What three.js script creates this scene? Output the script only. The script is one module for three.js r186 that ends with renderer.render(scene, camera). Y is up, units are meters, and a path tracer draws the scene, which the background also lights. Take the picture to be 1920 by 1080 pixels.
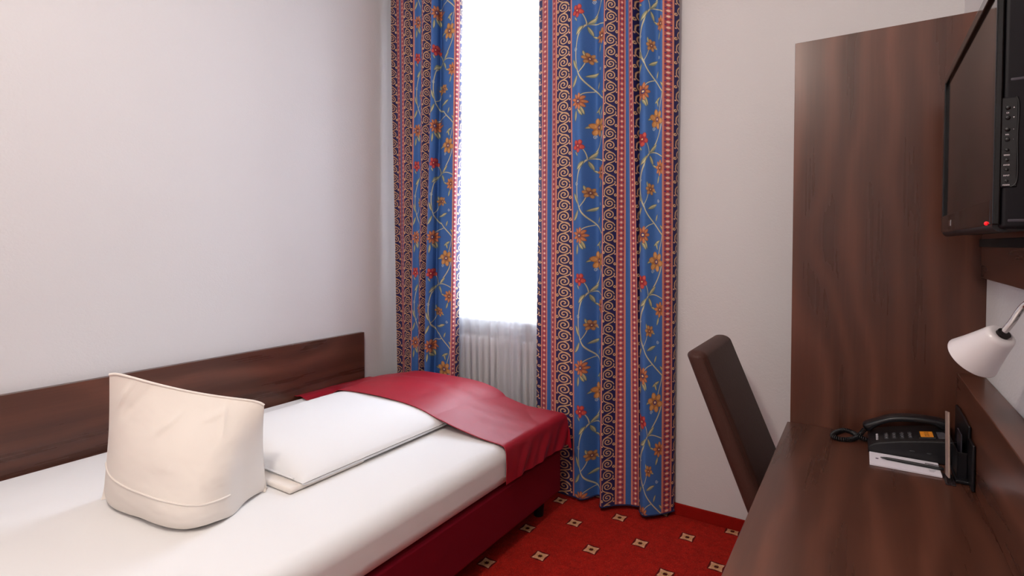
import * as THREE from 'three';
import { RoundedBoxGeometry } from 'three/addons/geometries/RoundedBoxGeometry.js';
import { mergeGeometries, mergeVertices } from 'three/addons/utils/BufferGeometryUtils.js';
import { RectAreaLightUniformsLib } from 'three/addons/lights/RectAreaLightUniformsLib.js';

// ---------------------------------------------------------------- camera, sky, light, exposure
const scene = new THREE.Scene();
const D2R = Math.PI / 180;
const FOCAL = 1010.8;                                     // in pixels of a 1920 x 1080 frame
const camera = new THREE.PerspectiveCamera(2 * Math.atan(540 / FOCAL) / D2R, 1920 / 1080, 0.05, 100);
camera.position.set(0, 1.38, 0);
camera.rotation.set(-1.54 * D2R, 32.67 * D2R, 0, 'YXZ');
camera.setViewOffset(1920, 1080, -10, 54.5, 1920, 1080);  // the photograph is a crop, its optical axis lies above the middle

RectAreaLightUniformsLib.init();
const renderer = new THREE.WebGLRenderer({ antialias: true });
renderer.toneMapping = THREE.LinearToneMapping;
renderer.toneMappingExposure = 1.0;
renderer.shadowMap.enabled = true;
renderer.shadowMap.type = THREE.PCFSoftShadowMap;

scene.background = new THREE.Color().setRGB(0.79, 0.88, 1.0);   // white overcast sky
scene.backgroundIntensity = 5;
const daylight = new THREE.RectAreaLight(new THREE.Color().setRGB(0.79, 0.88, 1.0), 16, 1.1, 1.9);   // sky light in the window opening
daylight.position.set(-1.75, 1.91, -3.1);
daylight.lookAt(-1.75, 1.91, 0);
scene.add(daylight);
const LAMP = { x: -0.75, y: 2.72, z: 0.0, power: 6.2 };          // pendant lamp in the middle of the room

// ---------------------------------------------------------------- small helpers
let seed = 7;
const rnd = () => { seed = (seed * 1664525 + 1013904223) >>> 0; return seed / 4294967296; };
const clamp = (v, a, b) => Math.min(b, Math.max(a, v));
const lerp = (a, b, t) => a + (b - a) * t;
const smooth = (a, b, v) => { const t = clamp((v - a) / (b - a), 0, 1); return t * t * (3 - 2 * t); };
const hash = (x, y, s) => { let h = Math.imul(x, 374761393) + Math.imul(y, 668265263) + Math.imul(s, 974711); h = Math.imul(h ^ (h >>> 13), 1274126177); return ((h ^ (h >>> 16)) >>> 0) / 4294967296; };
function noise(x, y, px = 1e6, py = 1e6, s = 1) {         // value noise that repeats after px, py cells
  const x0 = Math.floor(x), y0 = Math.floor(y), fx = x - x0, fy = y - y0;
  const u = fx * fx * (3 - 2 * fx), v = fy * fy * (3 - 2 * fy), m = (a, p) => ((a % p) + p) % p;
  const a = hash(m(x0, px), m(y0, py), s), b = hash(m(x0 + 1, px), m(y0, py), s), c = hash(m(x0, px), m(y0 + 1, py), s), d = hash(m(x0 + 1, px), m(y0 + 1, py), s);
  return lerp(lerp(a, b, u), lerp(c, d, u), v);
}
const fbm = (x, y, s = 1, n = 4) => { let t = 0, a = 0.5, k = 1; for (let i = 0; i < n; i++) { t += a * (noise(x * k, y * k, 1e6, 1e6, s + i) - 0.5) * 2; a *= 0.5; k *= 2; } return t; };

function dataTex(w, h, f, srgb) {                         // f(u, v) -> [r, g, b] in 0..255
  const d = new Uint8Array(w * h * 4);
  for (let j = 0; j < h; j++) for (let i = 0; i < w; i++) {
    const c = f(i / w, j / h), k = (j * w + i) * 4;
    d[k] = clamp(c[0], 0, 255); d[k + 1] = clamp(c[1], 0, 255); d[k + 2] = clamp(c[2], 0, 255); d[k + 3] = 255;
  }
  const t = new THREE.DataTexture(d, w, h);
  t.wrapS = t.wrapT = THREE.RepeatWrapping; t.magFilter = THREE.LinearFilter; t.minFilter = THREE.LinearMipmapLinearFilter; t.generateMipmaps = true;
  if (srgb) t.colorSpace = THREE.SRGBColorSpace;
  t.needsUpdate = true;
  return t;
}
function canvasTex(w, h, draw) {
  const c = document.createElement('canvas'); c.width = w; c.height = h;
  draw(c.getContext('2d'), w, h);
  const t = new THREE.CanvasTexture(c); t.colorSpace = THREE.SRGBColorSpace; t.wrapS = t.wrapT = THREE.RepeatWrapping; t.anisotropy = 8;
  return t;
}
function scaled(t, w, h) { const c = t.clone(); c.repeat.set(1 / w, 1 / h); c.needsUpdate = true; return c; }

const taken = {};
const numbered = (n) => { const k = taken[n] = (taken[n] ?? -1) + 1; return k ? n + '_' + String(k).padStart(3, '0') : n; };
function mesh(name, geo, mat, parent) {
  const m = new THREE.Mesh(geo, mat);
  m.castShadow = m.receiveShadow = true;
  m.name = parent ? name : numbered(name);
  (parent ?? scene).add(m);
  return m;
}
function thing(name, label, category, pos = [0, 0, 0], group) {
  const g = new THREE.Group(); g.name = numbered(name); g.position.set(...pos); scene.add(g);
  g.userData = { label, category };
  if (group) g.userData.group = group;
  return g;
}
const tag = (o, label, category, group) => { o.userData.label = label; o.userData.category = category; if (group) o.userData.group = group; return o; };
const struct = (o, label, category) => { o.userData.kind = 'structure'; o.userData.label = label; o.userData.category = category; return o; };
function boxUV(geo, grain = 'y', off = [0, 0]) {          // uv in metres, u along the grain
  const g = geo.index ? geo.toNonIndexed() : geo, p = g.attributes.position, uv = new Float32Array(p.count * 2);
  const A = new THREE.Vector3(), B = new THREE.Vector3(), C = new THREE.Vector3();
  for (let i = 0; i < p.count; i += 3) {
    A.fromBufferAttribute(p, i); B.fromBufferAttribute(p, i + 1); C.fromBufferAttribute(p, i + 2);
    const n = B.clone().sub(A).cross(C.clone().sub(A)), ax = [Math.abs(n.x), Math.abs(n.y), Math.abs(n.z)];
    const nd = 'xyz'[ax.indexOf(Math.max(...ax))], rest = ['x', 'y', 'z'].filter((a) => a !== nd);
    const u = rest.includes(grain) ? grain : rest[0], v = rest.find((a) => a !== u);
    [A, B, C].forEach((q, k) => { uv[(i + k) * 2] = q[u] + off[0]; uv[(i + k) * 2 + 1] = q[v] + off[1]; });
  }
  g.setAttribute('uv', new THREE.BufferAttribute(uv, 2));
  return g;
}
// box between two corners, rounded edges, uv in metres
function box(x0, x1, y0, y1, z0, z1, r = 0.002, grain = 'y', off = [0, 0], seg = 2) {
  const g = r ? new RoundedBoxGeometry(x1 - x0, y1 - y0, z1 - z0, seg, Math.min(r, (x1 - x0) / 2.01, (y1 - y0) / 2.01, (z1 - z0) / 2.01)) : new THREE.BoxGeometry(x1 - x0, y1 - y0, z1 - z0);
  g.translate((x0 + x1) / 2, (y0 + y1) / 2, (z0 + z1) / 2);
  return boxUV(g, grain, off);
}
// grid surface from f(a, b) -> [x, y, z], a and b in 0..1; uvf(a, b) -> [u, v]
function grid(na, nb, f, uvf = (a, b) => [a, b], flip = false) {
  const pos = [], uv = [], idx = [];
  for (let j = 0; j <= nb; j++) for (let i = 0; i <= na; i++) { pos.push(...f(i / na, j / nb)); uv.push(...uvf(i / na, j / nb)); }
  for (let j = 0; j < nb; j++) for (let i = 0; i < na; i++) {
    const a = j * (na + 1) + i, b = a + 1, c = a + na + 1, d = c + 1;
    flip ? idx.push(a, c, b, b, c, d) : idx.push(a, b, c, b, d, c);
  }
  const g = new THREE.BufferGeometry();
  g.setAttribute('position', new THREE.Float32BufferAttribute(pos, 3));
  g.setAttribute('uv', new THREE.Float32BufferAttribute(uv, 2));
  g.setIndex(idx); g.computeVertexNormals();
  return g;
}
const V = (x, y, z) => new THREE.Vector3(x, y, z);
const tube = (pts, r, n = 40, k = 10, closed = false) => new THREE.TubeGeometry(new THREE.CatmullRomCurve3(pts.map((p) => V(...p)), closed), n, r, k, closed);
const merge = (...g) => mergeGeometries(g.map((q) => { const r = q.index ? q.toNonIndexed() : q; for (const k of Object.keys(r.attributes)) if (!['position', 'normal', 'uv'].includes(k)) r.deleteAttribute(k); return r; }));

// ---------------------------------------------------------------- materials
const std = (o) => new THREE.MeshPhysicalMaterial(o);
const WOOD_U = 1.7, WOOD_V = 0.85;
const woodTone = (u, v) => {
  const warp = noise(u * 3, v * 4, 3, 4, 11) * 0.9 + noise(u * 8, v * 9, 8, 9, 12) * 0.25;
  const ring = 0.5 + 0.5 * Math.sin((v * 9 + warp * 1.8) * 2 * Math.PI);
  const broad = noise(u * 2, v * 14, 2, 14, 13), fine = noise(u * 10, v * 150, 10, 150, 14), pore = noise(u * 40, v * 260, 40, 260, 15);
  return { t: 0.5 * broad + 0.3 * ring * ring + 0.13 * fine + 0.04, pore };
};
const woodColor = dataTex(1024, 1024, (u, v) => {
  const { t, pore } = woodTone(u, v), k = clamp((t - 0.05) / 0.85, 0, 1), p = 1 - 0.025 * smooth(0.55, 0.95, pore) * smooth(0.35, 0.7, noise(u * 5, v * 12, 5, 12, 16));
  return [lerp(66, 106, k) * p, lerp(37, 63, k) * p, lerp(27, 48, k) * p];
}, true);
const woodRough = dataTex(512, 512, (u, v) => { const { t } = woodTone(u, v); const r = 255 * (0.78 + 0.12 * t); return [r, r, r]; });
const wood = std({ map: scaled(woodColor, WOOD_U, WOOD_V), roughnessMap: scaled(woodRough, WOOD_U, WOOD_V), roughness: 0.34, specularIntensity: 1 });

const plasterBump = dataTex(1024, 1024, (u, v) => { const h = 255 * (0.5 * noise(u * 150, v * 150, 150, 150, 21) + 0.3 * noise(u * 300, v * 300, 300, 300, 22) + 0.2 * noise(u * 60, v * 60, 60, 60, 23)); return [h, h, h]; });
const plaster = std({ color: new THREE.Color().setRGB(0.67, 0.648, 0.655), roughness: 0.9, bumpMap: scaled(plasterBump, 1, 1), bumpScale: 0.0005 });
const ceilingPaint = std({ color: new THREE.Color().setRGB(0.80, 0.79, 0.785), roughness: 0.9 });

// carpet: two staggered motifs in each 0.338 m square, 3 x 3 squares in one texture
const CARPET = 1.014;
const carpetTex = canvasTex(1536, 1536, (c, w) => {
  const img = c.createImageData(w, w);
  for (let j = 0; j < w; j++) for (let i = 0; i < w; i++) {
    const u = i / w, v = j / w, k = 0.80 + 0.26 * noise(u * 380, v * 380, 380, 380, 31) + 0.16 * noise(u * 60, v * 60, 60, 60, 32), q = (j * w + i) * 4;
    img.data[q] = 166 * k; img.data[q + 1] = 29 * k; img.data[q + 2] = 20 * k; img.data[q + 3] = 255;
  }
  c.putImageData(img, 0, 0);
  const m = 512 / 0.338;                                  // pixels per metre
  const dot = (x, y, r, col) => { c.fillStyle = col; for (const dx of [-w, 0, w]) for (const dy of [-w, 0, w]) { c.beginPath(); c.arc(x + dx, y + dy, r, 0, 7); c.fill(); } };
  for (let a = 0; a < 60; a++) for (let b = 0; b < 60; b++) {
    const x = (a + (b % 2 ? 0.5 : 0)) * w / 60, y = b * w / 60;
    if (rnd() < 0.6) dot(x, y, 2.6, rnd() < 0.5 ? 'rgba(196,88,66,0.75)' : 'rgba(92,12,12,0.8)');
  }
  for (let a = 0; a < 6; a++) for (let b = 0; b < 6; b++) if ((a + b) % 2 === 0) for (const wx of [0, w]) for (const wy of [0, w]) {
    const x = a * 256 + wx, y = b * 256 + wy, s = 0.0285 * m;
    c.save(); c.translate(x, y);
    c.fillStyle = '#5c0f0d'; c.fillRect(-s - 7, -s - 7, 2 * s + 14, 2 * s + 14);
    c.fillStyle = '#dda37c'; c.beginPath();               // square with drawn-in sides
    c.moveTo(-s, -s); c.lineTo(0, -s * 0.84); c.lineTo(s, -s); c.lineTo(s * 0.84, 0); c.lineTo(s, s); c.lineTo(0, s * 0.84); c.lineTo(-s, s); c.lineTo(-s * 0.84, 0); c.fill();
    c.fillStyle = '#f0b998'; for (const [p, q] of [[-1, -1], [1, -1], [1, 1], [-1, 1]]) c.fillRect(p * s * 0.78 - 6, q * s * 0.78 - 6, 12, 12);
    c.fillStyle = '#b9924f'; c.fillRect(-s * 0.12, -s * 0.58, s * 0.24, s * 1.16); c.fillRect(-s * 0.58, -s * 0.12, s * 1.16, s * 0.24);
    c.fillStyle = '#4a0f0c'; c.fillRect(-s * 0.3, -s * 0.3, s * 0.6, s * 0.6);
    c.restore();
  }
});
const pile = dataTex(512, 512, (u, v) => { const h = 255 * noise(u * 170, v * 170, 170, 170, 35); return [h, h, h]; });
const carpet = std({ map: carpetTex, roughness: 1, bumpMap: scaled(pile, 0.34, 0.34), bumpScale: 0.003, sheen: 0.25, sheenRoughness: 0.6, sheenColor: new THREE.Color(0.6, 0.2, 0.16), specularIntensity: 0.2 });
carpet.map.repeat.set(1 / CARPET, 1 / CARPET);
carpet.map.offset.set(1.016 / CARPET, 2.542 / CARPET);
const carpetEdge = std({ color: new THREE.Color('#961811'), roughness: 1, bumpMap: scaled(pile, 0.34, 0.34), bumpScale: 0.002, specularIntensity: 0.2 });

const weave = dataTex(256, 256, (u, v) => { const h = 150 + 50 * Math.sin(u * 64 * 2 * Math.PI) * Math.sin(v * 64 * 2 * Math.PI) + 50 * (noise(u * 64, v * 64, 64, 64, 41) - 0.5); return [h, h, h]; });
const linen = std({ color: new THREE.Color().setRGB(0.83, 0.825, 0.83), roughness: 0.85, bumpMap: scaled(weave, 0.08, 0.08), bumpScale: 0.0002, specularIntensity: 0.3, sheen: 0.2, sheenRoughness: 0.5 });
const linenCream = std({ color: new THREE.Color().setRGB(0.85, 0.79, 0.735), roughness: 0.85, bumpMap: scaled(weave, 0.08, 0.08), bumpScale: 0.0002, specularIntensity: 0.3, sheen: 0.2, sheenRoughness: 0.5 });
const redSatin = std({ color: new THREE.Color('#9c0a22'), roughness: 0.5, bumpMap: scaled(weave, 0.05, 0.05), bumpScale: 0.00015, sheen: 0.45, sheenRoughness: 0.35, sheenColor: new THREE.Color(1, 0.5, 0.68), side: THREE.DoubleSide });
const baseCloth = std({ color: new THREE.Color('#78091f'), roughness: 0.9, bumpMap: scaled(weave, 0.05, 0.05), bumpScale: 0.0003, specularIntensity: 0.3 });
const blackPlastic = std({ color: new THREE.Color('#101014'), roughness: 0.42 });
const blackMatt = std({ color: new THREE.Color('#0c0c0e'), roughness: 0.7 });
const blackGloss = std({ color: new THREE.Color('#050507'), roughness: 0.05, specularIntensity: 0.7 });
const chrome = std({ color: new THREE.Color('#c9c4c2'), metalness: 1, roughness: 0.16 });
const whiteLacquer = std({ color: new THREE.Color('#f1f1ef'), roughness: 0.35 });
const leatherBump = dataTex(512, 512, (u, v) => { const h = 255 * (0.6 * noise(u * 90, v * 90, 90, 90, 51) + 0.4 * noise(u * 30, v * 30, 30, 30, 52)); return [h, h, h]; });
const leather = std({ color: new THREE.Color('#472d27'), roughness: 0.5, specularIntensity: 0.35, bumpMap: scaled(leatherBump, 0.2, 0.2), bumpScale: 0.0006 });

// ---------------------------------------------------------------- the room
const XL = -2.766, XR = 0.32, ZB = -2.735, ZF = 1.6, HC = 3.3;
struct(mesh('floor', box(XL - 0.2, XR + 0.2, -0.1, 0, -3.085, ZF + 0.2, 0, 'x'), carpet), 'red carpet with small beige square motifs', 'floor');
// the carpet texture is laid in world x, z
{ const g = scene.getObjectByName('floor').geometry, p = g.attributes.position, uv = g.attributes.uv; for (let i = 0; i < p.count; i++) uv.setXY(i, p.getX(i), p.getZ(i)); }
struct(mesh('ceiling', box(XL - 0.2, XR + 0.2, HC, HC + 0.1, -3.085, ZF + 0.2, 0, 'x'), ceilingPaint), 'white painted ceiling', 'ceiling');
struct(mesh('wall_left', box(XL - 0.2, XL, 0, HC, ZB, ZF + 0.2, 0), plaster), 'off-white plastered wall behind the bed headboard', 'wall');
struct(mesh('wall_right', box(XR, XR + 0.2, 0, HC, ZB, ZF + 0.2, 0), plaster), 'off-white textured wall behind desk and television', 'wall');
struct(mesh('wall_front', box(XL, XR, 0, HC, ZF, ZF + 0.2, 0), plaster), 'off-white wall opposite the window', 'wall');
const WX0 = -2.35, WX1 = -1.15, WY0 = 0.93, WY1 = 2.93;
{
  const t = 0.35, zb = ZB - t;
  const g = merge(box(XL - 0.2, WX0, 0, HC, zb, ZB, 0), box(WX1, XR + 0.2, 0, HC, zb, ZB, 0), box(WX0, WX1, WY1, HC, zb, ZB, 0), box(WX0, WX1, 0, WY0 - 0.03, zb, -2.91, 0));
  struct(mesh('wall_back', g, plaster), 'off-white window wall with radiator niche', 'wall');
}
struct(mesh('baseboard_back', box(WX1, XR, 0, 0.06, ZB, ZB + 0.012, 0.003, 'x'), carpetEdge), 'red carpet baseboard strip along the window wall', 'baseboard');
struct(mesh('baseboard_right', box(XR - 0.012, XR, 0, 0.06, ZB + 0.02, ZF, 0.003, 'z'), carpetEdge), 'red carpet baseboard strip along the right wall', 'baseboard');
struct(mesh('baseboard_left', box(XL, XL + 0.012, 0, 0.06, ZB, ZF, 0.003, 'z'), carpetEdge), 'red carpet baseboard strip along the left wall', 'baseboard');

// window: frame, mullion, transom, four sashes with panes
{
  const w = new THREE.Group(); w.name = 'window_1'; scene.add(w);
  struct(w, 'tall white double casement window behind sheer curtains', 'window');
  const z0 = -2.98, z1 = -2.915, f = 0.05, mx = -1.75, ty = 2.22;
  mesh('frame', merge(box(WX0, WX0 + f, WY0, WY1, z0, z1), box(WX1 - f, WX1, WY0, WY1, z0, z1), box(WX0 + f, WX1 - f, WY1 - f, WY1, z0, z1), box(WX0 + f, WX1 - f, WY0, WY0 + f, z0, z1)), whiteLacquer, w);
  mesh('mullion', box(mx - 0.03, mx + 0.03, WY0 + f, WY1 - f, z0, z1), whiteLacquer, w);
  for (const [a, b] of [[WX0 + f, mx - 0.03], [mx + 0.03, WX1 - f]]) {
    mesh('transom', box(a, b, ty - 0.03, ty + 0.03, z0, z1), whiteLacquer, w);
    for (const [c, d] of [[WY0 + f, ty - 0.03], [ty + 0.03, WY1 - f]]) {
      const s = 0.045, q0 = -2.965, q1 = -2.92;
      const sash = mesh('sash', merge(box(a, a + s, c, d, q0, q1), box(b - s, b, c, d, q0, q1), box(a + s, b - s, c, c + s, q0, q1), box(a + s, b - s, d - s, d, q0, q1)), whiteLacquer, w);
      mesh('pane', box(a + s, b - s, c + s, d - s, -2.945, -2.939, 0), std({ color: 0xffffff, transmission: 1, thickness: 0, roughness: 0, ior: 1.5 }), sash);
      if (c < 1.5) mesh('handle', merge(box(mx + (a < mx ? -0.06 : 0.045), mx + (a < mx ? -0.045 : 0.06), 1.45, 1.57, -2.9, -2.885, 0.004), box(mx + (a < mx ? -0.057 : 0.048), mx + (a < mx ? -0.048 : 0.057), 1.5, 1.52, -2.92, -2.885, 0.003)), chrome, sash);
    }
  }
  mesh('sill', box(WX0, WX1, WY0 - 0.03, WY0, -2.99, ZB - 0.005, 0.006, 'x'), whiteLacquer, w);
}

// ---------------------------------------------------------------- tall panel, desk
{
  const p = mesh('partition_panel', box(-0.213, XR, 0, 2.092, -2.18, -2.158, 0.0015, 'y', [0.3, 0.1]), wood);
  tag(p, 'tall dark brown wood panel standing at the end of the desk', 'panel');
  const d = thing('desk', 'long dark brown wood desk with raised back ledge along the wall', 'desk');
  const ZN = -0.5;
  mesh('top', box(-0.222, XR - 0.001, 0.712, 0.74, -2.156, ZN, 0.0025, 'z', [0.2, 0.33]), wood, d);
  mesh('back_ledge', box(0.253, XR - 0.001, 0.74, 0.978, -2.156, ZN, 0.0025, 'z', [0.7, 0.12]), wood, d);
  mesh('side_panel', box(-0.2, XR - 0.015, 0, 0.712, ZN - 0.03, ZN - 0.002, 0.002, 'y', [0.1, 0.5]), wood, d);
  mesh('modesty_panel', box(0.27, 0.29, 0.35, 0.712, -2.156, ZN - 0.03, 0.002, 'z', [0.4, 0.2]), wood, d);
}

// ---------------------------------------------------------------- bed
const BX = -1.304, BZ0 = -2.455, BZ1 = -0.36, MT = 0.503;
{
  const hb = mesh('headboard', box(XL + 0.003, XL + 0.033, 0.25, 0.808, -2.412, -0.3, 0.002, 'z', [0.15, 0.02]), wood);
  tag(hb, 'long low dark brown wood headboard board fixed along the left wall', 'headboard');
  const b = thing('bed', 'dark crimson fabric bed base on short black legs under the mattress', 'bed');
  mesh('box', box(XL + 0.034, BX, 0.1, 0.316, BZ0, BZ1, 0.012, 'z', [0, 0], 3), baseCloth, b);
  for (const x of [XL + 0.12, BX - 0.07]) for (const z of [BZ0 + 0.11, BZ1 - 0.12]) mesh('leg', new THREE.CylinderGeometry(0.03, 0.024, 0.1, 20).translate(x, 0.05, z), blackMatt, b);
  // mattress under a fitted sheet
  const g = new RoundedBoxGeometry(1.44, MT - 0.316, BZ1 - BZ0 + 0.01, 8, 0.066);
  g.translate(XL + 0.034 + 0.72, (MT + 0.316) / 2, (BZ0 + BZ1) / 2);
  const m = mesh('mattress', boxUV(g, 'z'), linen);
  tag(m, 'thick mattress under a smooth white fitted sheet', 'mattress');
}
// folded duvet: top height above the floor
const duvetC = -2.045, duvetH = 0.385, DZ0 = -2.40, DZ1 = -1.18;
function duvetTop(x, z) {
  const s = (x - duvetC) / duvetH, t = (z - (DZ0 + DZ1) / 2) / ((DZ1 - DZ0) / 2);
  if (Math.abs(s) >= 1 || Math.abs(t) >= 1) return -1;
  const e = Math.pow((1 - Math.pow(Math.abs(s), s > 0 ? 2.3 : 4)) * (1 - Math.pow(Math.abs(t), 14)), 0.55);
  return MT + 0.028 + (0.076 + 0.010 * fbm(x * 3 + 5, z * 2.2, 61, 2)) * e;
}
{
  const d = thing('duvet', 'white duvet folded lengthwise on the bed beside the pillow', 'duvet');
  const X = (a) => { const s = 2 * a - 1; return duvetC + duvetH * 0.9999 * Math.sign(s) * Math.pow(Math.abs(s), 0.72); };
  const Z = (b) => { const t = 2 * b - 1; return (DZ0 + DZ1) / 2 + (DZ1 - DZ0) / 2 * 0.9999 * Math.sign(t) * Math.pow(Math.abs(t), 0.6); };
  const nx = 90, nz = 110;
  const top = grid(nx, nz, (a, b) => { const x = X(a), z = Z(b); return [x, Math.max(MT + 0.028, duvetTop(x, z)), z]; }, (a, b) => [X(a), Z(b)], true);
  const bot = grid(nx, nz, (a, b) => {
    const x = X(a), z = Z(b), s = Math.abs((x - duvetC) / duvetH), t = Math.abs((z - (DZ0 + DZ1) / 2) / ((DZ1 - DZ0) / 2));
    return [x, MT + 0.028 - 0.024 * Math.pow((1 - Math.pow(s, 24)) * (1 - Math.pow(t, 30)), 0.5), z];
  }, (a, b) => [X(a), Z(b)], false);
  const body = mergeVertices(mergeGeometries([top, bot]), 1e-5); body.computeVertexNormals();
  mesh('cover', body, linen, d);
  // the lower layer that peeps out at the near end
  const lx0 = duvetC - duvetH + 0.04, lx1 = duvetC + duvetH - 0.012;
  const low = new RoundedBoxGeometry(lx1 - lx0, 0.02, 0.34, 4, 0.0095); low.translate((lx0 + lx1) / 2, MT + 0.012, DZ1 - 0.125);
  mesh('under_fold', boxUV(low, 'x'), linenCream, d);
  mesh('hem', tube([[lx0 + 0.02, MT + 0.034, DZ1 + 0.002], [duvetC, MT + 0.036, DZ1 + 0.003], [lx1 - 0.04, MT + 0.033, DZ1 - 0.001]], 0.004, 40, 8), linen, d);
}
// red runner across the foot of the bed, over the duvet
const RUN = [[-2.80, 0.509], [-2.70, 0.513], [-2.60, 0.538], [-2.50, 0.575], [-2.40, 0.598], [-2.25, 0.611], [-2.05, 0.613], [-1.85, 0.600], [-1.70, 0.568], [-1.55, 0.535], [-1.42, 0.516], [-1.31, 0.508], [-1.2, 0.505]];
const runnerTop = (x, z) => {                              // the cloth bridges from the duvet to the bed edges
  let i = 0; while (i < RUN.length - 2 && RUN[i + 1][0] < x) i++;
  const P = (j) => RUN[clamp(j, 0, RUN.length - 1)][1], k = clamp((x - RUN[i][0]) / (RUN[i + 1][0] - RUN[i][0]), 0, 1), a = P(i - 1), b = P(i), c = P(i + 1), e = P(i + 2);
  const y = 0.5 * (2 * b + (c - a) * k + (2 * a - 5 * b + 4 * c - e) * k * k + (3 * b - a - 3 * c + e) * k * k * k);
  const dip = 0.05 * smooth(-2.2, -1.92, z) * smooth(-2.68, -2.58, x) * smooth(-2.34, -2.44, x);   // lies down between duvet and headboard
  return Math.max(y - dip - 0.022 * smooth(-2.2, -2.5, z), duvetTop(x, Math.max(z, DZ0 + 0.1)) + 0.003, MT + 0.004) + 0.003;
};
{
  const r = thing('bed_runner', 'crimson red satin runner draped across the foot of the bed', 'bed runner');
  const R = 0.03, xe = -1.281, ze = -2.478, z0 = -1.9, flat = xe - R - (-2.727), arc = R * Math.PI / 2, drop = 0.136;
  const La = flat + arc + drop, flatZ = z0 - (ze + R), Lb = flatZ + arc + 0.12;
  const side = (s, f) => {                                // distance along the cloth -> outward run and fall
    if (s <= f) return [s, 0];
    if (s <= f + arc) { const q = (s - f) / R; return [f + R * Math.sin(q), R * (1 - Math.cos(q))]; }
    return [f + R, R + s - f - arc];
  };
  const P = (a, b) => {
    const sa = a * La, sb = b * Lb, [oa, fa] = side(sa, flat), [ob, fb] = side(sb, flatZ);
    let x = -2.727 + oa, z = z0 - ob;
    z += 0.012 * Math.sin(a * 5.2 + 0.6) * (1 - b);
    let y = runnerTop(Math.min(x, xe - R), Math.max(z, ze + R));
    const lo = 0.325;
    y = Math.max(y - Math.max(fa, fb) - 0.25 * Math.min(fa, fb), lo);
    const k = smooth(0.02, 0.09, fa), along = smooth(0.03, 0.2, b) * smooth(1, 0.8, b);
    x += k * (0.004 + 0.014 * fb / 0.1 + along * (0.005 * Math.sin(b * 21 + fa * 30 + 1) + 0.004 * Math.sin(b * 47 + fa * 40)) * (0.5 + fa * 3));
    const w = 1 - smooth(0, 0.02, Math.max(fa, fb));
    y += w * (0.0025 * fbm(x * 4 + z * 3, z * 9 - x * 2, 71, 3) + 0.0008 * Math.sin((z + x * 0.25) * 44 + 3 * fbm(x * 2, z * 2, 72, 2)) * smooth(0.05, 0.4, b));
    return [x, y, z];
  };
  const g = grid(200, 100, P, (a, b) => [a * La, b * Lb]);
  mesh('cloth', g, redSatin, r);
  const edge = []; for (let i = 0; i <= 60; i++) { const p = P(i / 60, 0); edge.push([p[0], p[1] + 0.0005, p[2]]); }
  mesh('hem', tube(edge, 0.0022, 160, 6), redSatin, r);
}
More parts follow.
